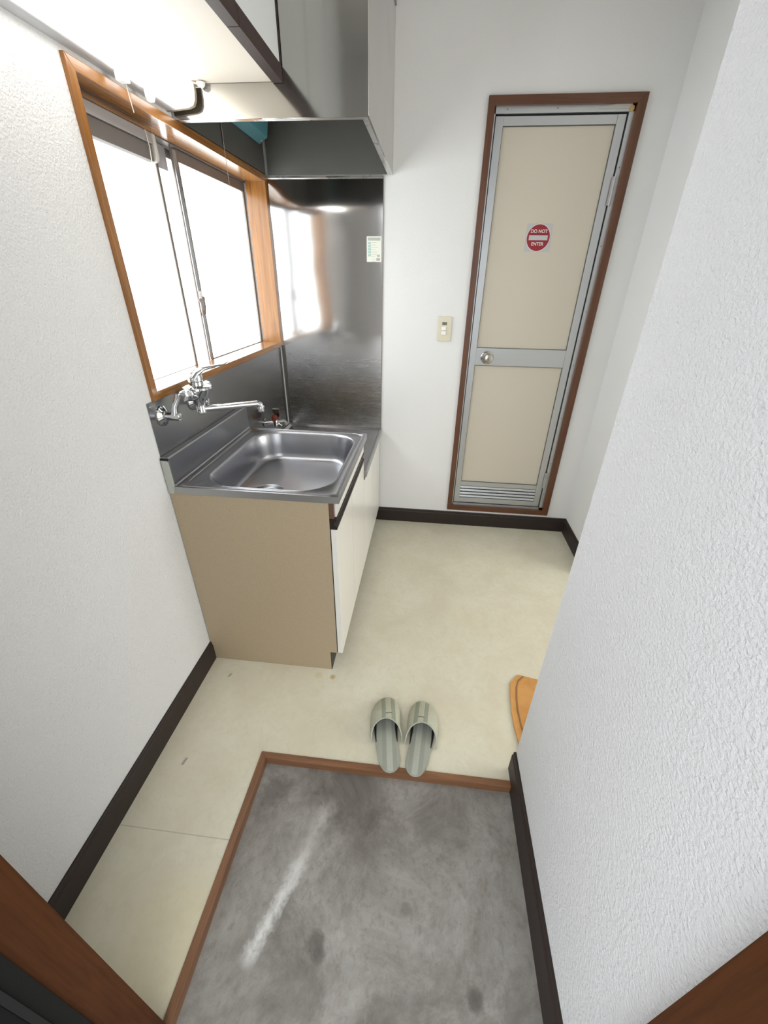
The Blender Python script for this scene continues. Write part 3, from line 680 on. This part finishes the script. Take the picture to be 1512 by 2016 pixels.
# instruction sticker on the sheet
t = thing('sticker', 'small cream and teal caution sticker at the right edge of the steel sheet', 'sticker', (0.509, -0.006, 1.50))
sy_ = -0.0068
obj('paper', prism(bmesh.new(), rrect(0.509, 1.4995, 0.0355, 0.052, 0.002, 3), 'y', sy_, sy_+0.0006), M['paper'], t)
bm = B(0.4785, 0.5395, sy_-0.0003, sy_, 1.534, 1.5465)
for k in range(9):
    z = 1.527-0.0095*k
    w = random.uniform(0.018, 0.036); box(bm, 0.4975, 0.4975+w, sy_-0.0003, sy_, z-0.0014, z)
for (x, z, w, h) in ((0.520, 1.452, 0.018, 0.012), (0.523, 1.468, 0.014, 0.010)): box(bm, x, x+w, sy_-0.0003, sy_, z, z+h)
obj('print', bm, M['paper_grey'], t)
bm = bmesh.new()
for k in range(5): box(bm, 0.4795, 0.4945, sy_-0.0003, sy_, 1.470+0.0122*k, 1.480+0.0122*k)
obj('pictogram', bm, M['paper_teal'], t)

# ------------------------------------------------------------ range hood
HX, HY, HZ, HT = 0.5912, -0.7565, 1.779, 2.292
t = thing('range_hood', 'large boxy stainless steel range hood above the stove counter', 'range hood', (0.3, -0.38, HZ))
bm = bmesh.new()
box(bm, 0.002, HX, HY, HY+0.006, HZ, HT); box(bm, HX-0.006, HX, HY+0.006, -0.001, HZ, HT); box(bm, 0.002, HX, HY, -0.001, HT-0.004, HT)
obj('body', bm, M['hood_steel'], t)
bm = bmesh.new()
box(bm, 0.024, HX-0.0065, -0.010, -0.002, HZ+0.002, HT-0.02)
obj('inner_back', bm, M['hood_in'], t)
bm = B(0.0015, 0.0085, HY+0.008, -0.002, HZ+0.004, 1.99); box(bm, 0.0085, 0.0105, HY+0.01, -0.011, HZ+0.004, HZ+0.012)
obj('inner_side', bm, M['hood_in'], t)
obj('inner_joint', B(0.0085, 0.0105, -0.435, -0.433, HZ+0.012, 1.99), M['gap'], t)
obj('corner_joint', B(0.0225, 0.0250, -0.013, -0.0105, HZ+0.004, 2.2), M['hood_lip'], t)
bm = bmesh.new()
box(bm, 0.012, HX-0.022, HY+0.0062, HY+0.026, HZ, HZ+0.003, 0.0006)
obj('lip', bm, M['hood_lip'], t)
obj('lip', B(HX-0.022, HX-0.0062, HY+0.008, -0.012, HZ, HZ+0.003, 0.0006), M['hood_lip'], t)
obj('corner_edge', tube(bmesh.new(), [(HX-0.0005, HY+0.0005, HZ+0.002), (HX-0.0005, HY+0.0005, HT-0.003)], 0.0018, 8), M['hood_lip'], t)
obj('top_trim', B(HX+0.0002, HX+0.004, HY, -0.002, HT-0.004, HT+0.008), M['alu_grey'], t)
# pull cord of the fan hanging in front of the window
obj('pull_cord', tube(bmesh.new(), [(0.050, -0.522, 2.0), (0.050, -0.522, 1.70), (0.051, -0.5215, 1.55), (0.050, -0.519, 1.462)], 0.0009, 8), M['string'], t)
# ventilation fan on the window wall inside the hood
t = thing('ventilation_fan', 'teal and cream ventilation fan inside the steel hood', 'fan', (0.03, -0.22, 1.99))
bm = B(0.0110, 0.030, -0.36, -0.345, 1.885, 2.13, 0.002); box(bm, 0.0110, 0.030, -0.075, -0.060, 1.885, 2.13, 0.002); box(bm, 0.011, 0.03, -0.36, -0.06, 2.115, 2.13, 0.002)
obj('casing', bm, M['cream_plastic'], t)
obj('shutter', prism(bmesh.new(), [(0.012, 1.878), (0.050, 1.900), (0.060, 1.96), (0.012, 1.96)], 'y', -0.36, -0.05, 0.002), M['teal'], t)
bm = bmesh.new()
for k in range(5):
    a = 2*PI*k/5; c0 = Vector((0.055, -0.205, 2.03)); d = Vector((0, math.cos(a), math.sin(a))); e = Vector((0, -math.sin(a), math.cos(a)))
    p = [c0+d*0.02-e*0.012, c0+d*0.085-e*0.03+Vector((0.006, 0, 0)), c0+d*0.09+e*0.03-Vector((0.008, 0, 0)), c0+d*0.02+e*0.014]
    q = [v_+Vector((0.003, 0, 0)) for v_ in p]; tt = bmesh.new(); a1 = [tt.verts.new(v_) for v_ in p]; a2 = [tt.verts.new(v_) for v_ in q]
    tt.faces.new(a1); tt.faces.new(a2[::-1])
    for i in range(4): tt.faces.new((a1[i], a1[(i+1) % 4], a2[(i+1) % 4], a2[i]))
    merge(bm, tt)
lathe(bm, (0.03, -0.205, 2.03), (1, 0, 0), [(0, 0.022), (0.035, 0.022), (0.042, 0.012)], 24)
obj('blades', bm, M['teal'], t)

# ------------------------------------------------------------ wall cabinet and its lamp
UX, UY0, UY1, UZ = 0.345, -1.663, -0.7585, 1.853
t = thing('wall_cabinet', 'grey white wall cabinet with a brown lower rail beside the hood', 'wall cabinet', (0.17, -1.2, UZ))
obj('body', B(0.002, 0.322, UY0, UY1, UZ+0.002, 2.395, 0.001), M['cab_under'], t)
dw = 0.296
for k in range(3):
    b = UY1 - 0.0003 - dw*k - (0.001 if k else 0); a = UY1 - dw*(k+1) + 0.001
    d = obj('door', B(0.3235, UX-0.001, a, b-0.006, UZ+0.036, 2.39, 0.0008), M['upper_white'], t)
    obj('handle_rail', prism(bmesh.new(), [(0.318, UZ-0.001), (UX+0.002, UZ-0.001), (UX+0.003, UZ+0.010), (UX+0.001, UZ+0.0355), (0.3235, UZ+0.0355)], 'y', a, b, 0.0006), M['brown_rail'], d)
    if k == 0: obj('edge_strip', B(0.3235, UX+0.002, b-0.0055, b, UZ+0.036, 2.39), M['brown_rail'], d)

t = thing('sink_light', 'long lit white fluorescent lamp under the wall cabinet against the wall', 'lamp', (0.05, -1.15, 1.80))
LY0, LY1 = -1.62, -0.785
obj('housing', prism(bmesh.new(), [(0.0, 1.8545), (0.0325, 1.8545), (0.0325, 1.794), (0.030, 1.7925), (0.0, 1.7925)], 'y', LY0, LY1, 0.0008), M['lamp_body'], t)
obj('diffuser', prism(bmesh.new(), [(0.0335, 1.797), (0.072, 1.800), (0.083, 1.804), (0.090, 1.814), (0.0925, 1.828), (0.0925, 1.8545), (0.0335, 1.8545)], 'y', LY0+0.004, LY1-0.004, 0.001), M['lamp'], t)
obj('end_cap', prism(bmesh.new(), [(0.0, 1.7915), (0.034, 1.794), (0.072, 1.797), (0.086, 1.802), (0.093, 1.813), (0.0955, 1.828), (0.0955, 1.852), (0.0, 1.852)], 'y', LY1+0.0002, LY1+0.012, 0.001), mat('aged_cream_cap', (0.30, 0.25, 0.19), 0.5), t)  # cap colour browned for its unlit side facing the hood
obj('starter', lathe(bmesh.new(), (0.043, -0.935, 1.799), (0, 0, -1), [(0, 0.012), (0.022, 0.012), (0.029, 0.009), (0.031, 0.003)], 20), M['plastic_white'], t, True)
obj('switch_box', B(0.030, 0.052, -1.052, -1.028, 1.774, 1.800, 0.003), M['plastic_white'], t)
obj('pull_cord', tube(bmesh.new(), [(0.040, -1.030, 1.780), (0.040, -1.026, 1.755), (0.041, -1.022, 1.725)], 0.001, 8), M['cord_white'], t)
# round clip and wire where the lamp cable leaves beside the hood
t = thing('cable_clip', 'small round white cable clip under the wall cabinet next to the hood', 'cable clip', (0.113, -0.772, 1.852))
obj('cap', lathe(bmesh.new(), (0.113, -0.774, 1.8525), (0, 0, -1), [(0, 0.012), (0.006, 0.011), (0.010, 0.006), (0.011, 0.001)], 20), M['plastic_white'], t, True)
obj('wire', tube(bmesh.new(), [(0.108, -0.785, 1.846), (0.100, -0.82, 1.842), (0.094, -0.85, 1.846)], [0.0022, 0.0016, 0.0006], 8), M['plastic_white'], t)

# ------------------------------------------------------------ wall mixer tap
t = thing('mixer_tap', 'chrome wall mounted mixer tap with a long spout over the sink', 'tap', (0.07, -1.05, 1.03))
bc = Vector((0.078, -1.058, 1.052))
def cyl(bm, p0, p1, r, n=24, bev=0.0015):
    p0, p1 = Vector(p0), Vector(p1); l = (p1-p0).length
    lathe(bm, p0, p1-p0, [(0, r-bev), (bev, r), (l-bev, r), (l, r-bev)], n)
for yw, side_ in ((-1.155, -1), (-0.975, 1)):
    inl = Vector((0.078, bc.y + side_*0.075, bc.z+0.012))
    bm = bmesh.new()
    lathe(bm, (0.0025, yw, 1.000), (1, 0, 0), [(0, 0.031), (0.004, 0.030), (0.010, 0.020), (0.013, 0.014)], 32)
    obj('wall_flange', bm, M['chrome'], t, True)
    bm = bmesh.new(); cyl(bm, (0.012, yw, 1.000), (0.060, yw, 1.000), 0.0125)
    lathe(bm, (0.060, yw, 1.0), (1, 0, 0), [(0, 0.008), (0.002, 0.008), (0.003, 0.004)], 8)
    tube(bm, [(0.046, yw, 1.006), (0.050, yw-0.002*side_, 1.030), (0.060, yw-0.010*side_, 1.052), (0.064, yw-0.014*side_, inl.z)], [(0.0145, 0.010), (0.0115, 0.009), (0.0115, 0.010), (0.0145, 0.013)], 16)
    obj('crank', bm, M['chrome'], t, True)
    bm = bmesh.new(); lathe(bm, (0.072, bc.y+side_*0.078, bc.z+0.006), (0, -side_, -0.08), [(0, 0.012), (0.003, 0.0165), (0.020, 0.0175), (0.022, 0.0185), (0.038, 0.0195), (0.045, 0.022)], 8)
    obj('nut', bm, M['chrome'], t)
bm = bmesh.new()
lathe(bm, bc+Vector((0, 0, -0.052)), (0, 0, 1), [(0, 0.0135), (0.012, 0.0145), (0.014, 0.017), (0.022, 0.018), (0.030, 0.024), (0.052, 0.039), (0.064, 0.044), (0.070, 0.042), (0.074, 0.033), (0.076, 0.022)], 40)
tube(bm, [(0.074, bc.y-0.05, bc.z+0.003), (0.076, bc.y, bc.z), (0.074, bc.y+0.05, bc.z+0.003)], [0.018, 0.026, 0.018], 24)
obj('tap_body', bm, M['chrome'], t, True)
bm = bmesh.new()
lathe(bm, bc+Vector((0, 0, 0.020)), (0, 0, 1), [(0, 0.022), (0.014, 0.0215), (0.015, 0.0185), (0.017, 0.0185), (0.018, 0.023), (0.032, 0.0225), (0.044, 0.017), (0.050, 0.008), (0.051, 0.001)], 36)
l0 = bc+Vector((0.0, -0.004, 0.050))
tube(bm, [l0+Vector((-0.006, -0.008, -0.008)), l0+Vector((0.004, 0.002, 0.008)), l0+Vector((0.018, 0.022, 0.019)), l0+Vector((0.036, 0.055, 0.022)), l0+Vector((0.052, 0.088, 0.022)), l0+Vector((0.064, 0.115, 0.028))], [(0.020, 0.016), (0.018, 0.012), (0.014, 0.007), (0.012, 0.0045), (0.011, 0.003), (0.005, 0.0015)], 20)
obj('lever', bm, M['chrome'], t, True)
s0 = Vector((0.076, -1.056, 0.998)); s1_ = Vector((0.243, -0.985, 1.004))
bm = bmesh.new(); lathe(bm, (bc.x, bc.y, 0.984), (0, 0, 1), [(0, 0.011), (0.003, 0.0155), (0.024, 0.0155), (0.027, 0.014)], 28)
dv = (s1_-s0).normalized()
tube(bm, arc_pts([s0, s1_+dv*0.006, s1_+dv*0.006+Vector((0, 0, -0.024))], 0.011), 0.0098, 20)
lathe(bm, s1_+dv*0.006+Vector((0, 0, -0.010)), (0, 0, -1), [(0, 0.0112), (0.005, 0.0115), (0.006, 0.0108), (0.016, 0.0112), (0.018, 0.010)], 24)
obj('spout', bm, M['chrome'], t, True)

# gas tap low on the wall over the stove counter
t = thing('gas_tap', 'small gas tap with a red brown cap on the steel sheet', 'gas tap', (0.03, -0.33, 0.74))
bm = lathe(bmesh.new(), (0.0025, -0.372, 0.738), (1, 0, 0), [(0, 0.021), (0.003, 0.021), (0.008, 0.012)], 24)
cyl(bm, (0.008, -0.372, 0.738), (0.050, -0.360, 0.738), 0.009)
obj('wall_flange', bm, M['chrome'], t, True)
bm = bmesh.new(); lathe(bm, (0.052, -0.358, 0.720), (0, 0, 1), [(0, 0.012), (0.030, 0.014), (0.034, 0.012)], 20)
cyl(bm, (0.052, -0.358, 0.738), (0.082, -0.310, 0.730), 0.010); cyl(bm, (0.082, -0.310, 0.730), (0.088, -0.300, 0.712), 0.011)
cyl(bm, (0.054, -0.340, 0.732), (0.080, -0.345, 0.716), 0.010)
obj('valve_body', bm, M['chrome'], t, True)
obj('cap', lathe(bmesh.new(), (0.050, -0.364, 0.752), (0.15, -0.1, 1), [(0, 0.014), (0.010, 0.0155), (0.020, 0.014), (0.025, 0.008), (0.026, 0.001)], 16), M['red_rubber'], t, True)
obj('knob', B(0.034, 0.070, -0.332, -0.320, 0.748, 0.800, 0.003), M['old_chrome'], t)

# ------------------------------------------------------------ slippers
def slipper(loc, rot, mir, label):
    t = bpy.data.objects.new('slipper', None); C.objects.link(t)
    t['label'] = label; t['category'] = 'slipper'; t['group'] = 'pair of slippers on the step'
    Lh = 0.262
    def half(u):   # u 0 = toe tip, 1 = heel; returns (left, right) half widths
        k = [(0, 0.0), (0.02, 0.014), (0.06, 0.025), (0.14, 0.036), (0.25, 0.0425), (0.36, 0.0435), (0.5, 0.040), (0.64, 0.037), (0.78, 0.0365), (0.88, 0.035), (0.95, 0.026), (0.985, 0.014), (1, 0.0)]
        for (a, b), (c_, d_) in zip(k, k[1:]):
            if u <= c_:
                s = (u-a)/(c_-a); s2 = s if a in (0, 0.02, 0.95, 0.985) else s*s*(3-2*s)*0.5+s*0.5; return b+(d_-b)*s2
        return 0
    def cx(u): return mir*0.010*math.sin(PI*min(u*1.1, 1))   # slight curve of the sole
    def local(bm, name, mt, parent, smooth=True):
        me = bpy.data.meshes.new(name); bmesh.ops.recalc_face_normals(bm, faces=bm.faces); bm.to_mesh(me); bm.free()
        for mm in (mt if isinstance(mt, list) else [mt]): me.materials.append(mm)
        if smooth:
            for p in me.polygons: p.use_smooth = True
            me.set_sharp_from_angle(angle=math.radians(40))
        o = bpy.data.objects.new(name, me); C.objects.link(o); o.parent = parent; return o
    us = [0.0, 0.006, 0.02, 0.04] + [0.06+0.9*i/30 for i in range(31)] + [0.975, 0.985, 0.995, 1.0]
    def solid(scale, z0, z1, lift):
        bm = bmesh.new(); out = [(cx(u)+half(u)*scale, Lh*(0.5-u)) for u in us] + [(cx(u)-half(u)*scale, Lh*(0.5-u)) for u in us[-2:0:-1]]
        b_ = [bm.verts.new((x, y, z0)) for x, y in out]; c_ = [bm.verts.new((x, y, z1)) for x, y in out]
        c2 = [bm.verts.new((x*0.93, y*0.975, z1+lift)) for x, y in out]
        n_ = len(out); bm.faces.new(b_); bm.faces.new(c2)
        for i in range(n_):
            j = (i+1) % n_; bm.faces.new((b_[i], b_[j], c_[j], c_[i])); bm.faces.new((c_[i], c_[j], c2[j], c2[i]))
        return bm
    local(solid(1.0, 0.0, 0.010, 0.0006), 'sole', M['slip_sole'], t)
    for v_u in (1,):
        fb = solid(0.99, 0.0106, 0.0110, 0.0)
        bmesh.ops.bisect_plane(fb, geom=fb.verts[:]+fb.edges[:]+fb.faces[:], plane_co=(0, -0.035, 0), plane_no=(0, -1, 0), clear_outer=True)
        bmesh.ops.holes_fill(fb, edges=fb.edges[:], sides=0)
        local(fb, 'lining', M['slip_lining'], t, False)  # dark sheet under the vamp, painted shade of the opening
    ins = solid(0.95, 0.0112, 0.0130, 0.0015)
    for v_ in ins.verts:
        u_ = 0.5 - v_.co.y/Lh
        k_ = 0.80 + 0.20*min(max((u_-0.42)/0.25, 0), 1)
        v_.co.x = cx(u_) + (v_.co.x-cx(u_))*k_
    local(ins, 'insole', M['slip_in'], t)
    # vamp
    bm = bmesh.new(); NS, NT = 28, 22; gr = []
    for i in range(NS+1):
        s = -1+2*i/NS; col = []
        umax = 0.43 + 0.20*abs(s)**1.7
        for k in range(NT+1):
            u = umax*(k/NT)**1.15
            w = half(u)*1.13 if u < 0.36 else 0.0492 - 0.006*(u-0.36)
            w += 0.0050
            hgt = 0.012 + (0.036*(min(u/0.30, 1.0))**0.6 + 0.012*min(u/0.5, 1))
            a = s*PI/2*1.0
            x = cx(u) + w*math.sin(a)*(1.0 if abs(s) < 1 else 1)
            z = 0.002 + (hgt-0.002)*max(math.cos(a), 0)**0.62
            y = Lh*(0.5-u) + 0.003
            col.append(bm.verts.new((x, y, z)))
        gr.append(col)
    for i in range(NS):
        for k in range(NT): bm.faces.new((gr[i][k], gr[i+1][k], gr[i+1][k+1], gr[i][k+1]))
    bmesh.ops.remove_doubles(bm, verts=bm.verts, dist=0.0003)
    rim = [gr[i][NT].co.copy() for i in range(NS+1)]
    up = local(bm, 'upper', [M['slip_up'], M['slip_lining']], t)
    sm = up.modifiers.new('thickness', 'SOLIDIFY'); sm.thickness = 0.003; sm.offset = -1; sm.material_offset = 1; sm.material_offset_rim = 0
    bmt = tube(bmesh.new(), rim, 0.0022, 8); local(bmt, 'piping', M['slip_sole'], up)
    bmb = tube(bmesh.new(), [(-0.010, rim[NS//2].y+0.020, rim[NS//2].z-0.002), (-0.003, rim[NS//2].y+0.017, rim[NS//2].z+0.0005), (0.004, rim[NS//2].y+0.020, rim[NS//2].z+0.0005), (0.011, rim[NS//2].y+0.019, rim[NS//2].z-0.002)], 0.0012, 6)
    local(bmb, 'stitching', M['plastic_smoke'], up)
    t.location = loc; t.rotation_euler = rot
    return t
slipper((0.752, -1.461, 0.0032), (0, 0, math.radians(7.5)), -1, 'left one of the two striped grey green slippers, toe turned slightly outwards')
slipper((0.856, -1.463, 0.0032), (0, 0, math.radians(-4.5)), 1, 'right one of the two striped grey green slippers, nearer the near right wall')

# ------------------------------------------------------------ orange mat lying at the corner of the right wall
t = thing('floor_mat', 'orange fabric mat partly hidden behind the near right wall corner', 'mat', (1.36, -1.3, 0))
def mat_bm(ins, z0, h):
    bm = bmesh.new(); edge = [(1.240, -1.158), (1.205, -1.20), (1.196, -1.26), (1.190, -1.33), (1.190, -1.385), (1.196, -1.44), (1.203, -1.49)]
    edge = [(x+ins, y - (ins if i == 0 else 0) + (ins if i == len(edge)-1 else 0)) for i, (x, y) in enumerate(edge)]
    right = [(1.56-ins, -1.50+ins), (1.56-ins, -1.22-ins)]
    return prism(bm, edge[::1] + right, 'z', z0, z0+h, 0.001)
obj('cloth', mat_bm(0, 0.0005, 0.006), M['mat_orange'], t)
ed = [(1.262, -1.165), (1.238, -1.19), (1.226, -1.22), (1.218, -1.27), (1.214, -1.32), (1.216, -1.38), (1.222, -1.43), (1.228, -1.48)]
obj('fold', tube(bmesh.new(), [(x, y, 0.0068) for x, y in ed], [(0.0035, 0.0022)]*len(ed), 8), mat('mat_seam', (0.30, 0.15, 0.05), 0.8), t)

# small scraps on the vinyl floor
tag(obj('scrap', prism(bmesh.new(), [(0.097, -1.302), (0.105, -1.298), (0.109, -1.284), (0.101, -1.286)], 'z', 0.0003, 0.0022), M['dirt'], None), 'tiny grey scrap on the floor near the sink cabinet corner', 'scrap')
tag(obj('scrap', prism(bmesh.new(), [(0.096, -1.64), (0.102, -1.64), (0.106, -1.618), (0.099, -1.62)], 'z', 0.0003, 0.0028), M['dirt'], None), 'tiny grey scrap on the floor strip between baseboard and entry pit', 'scrap')
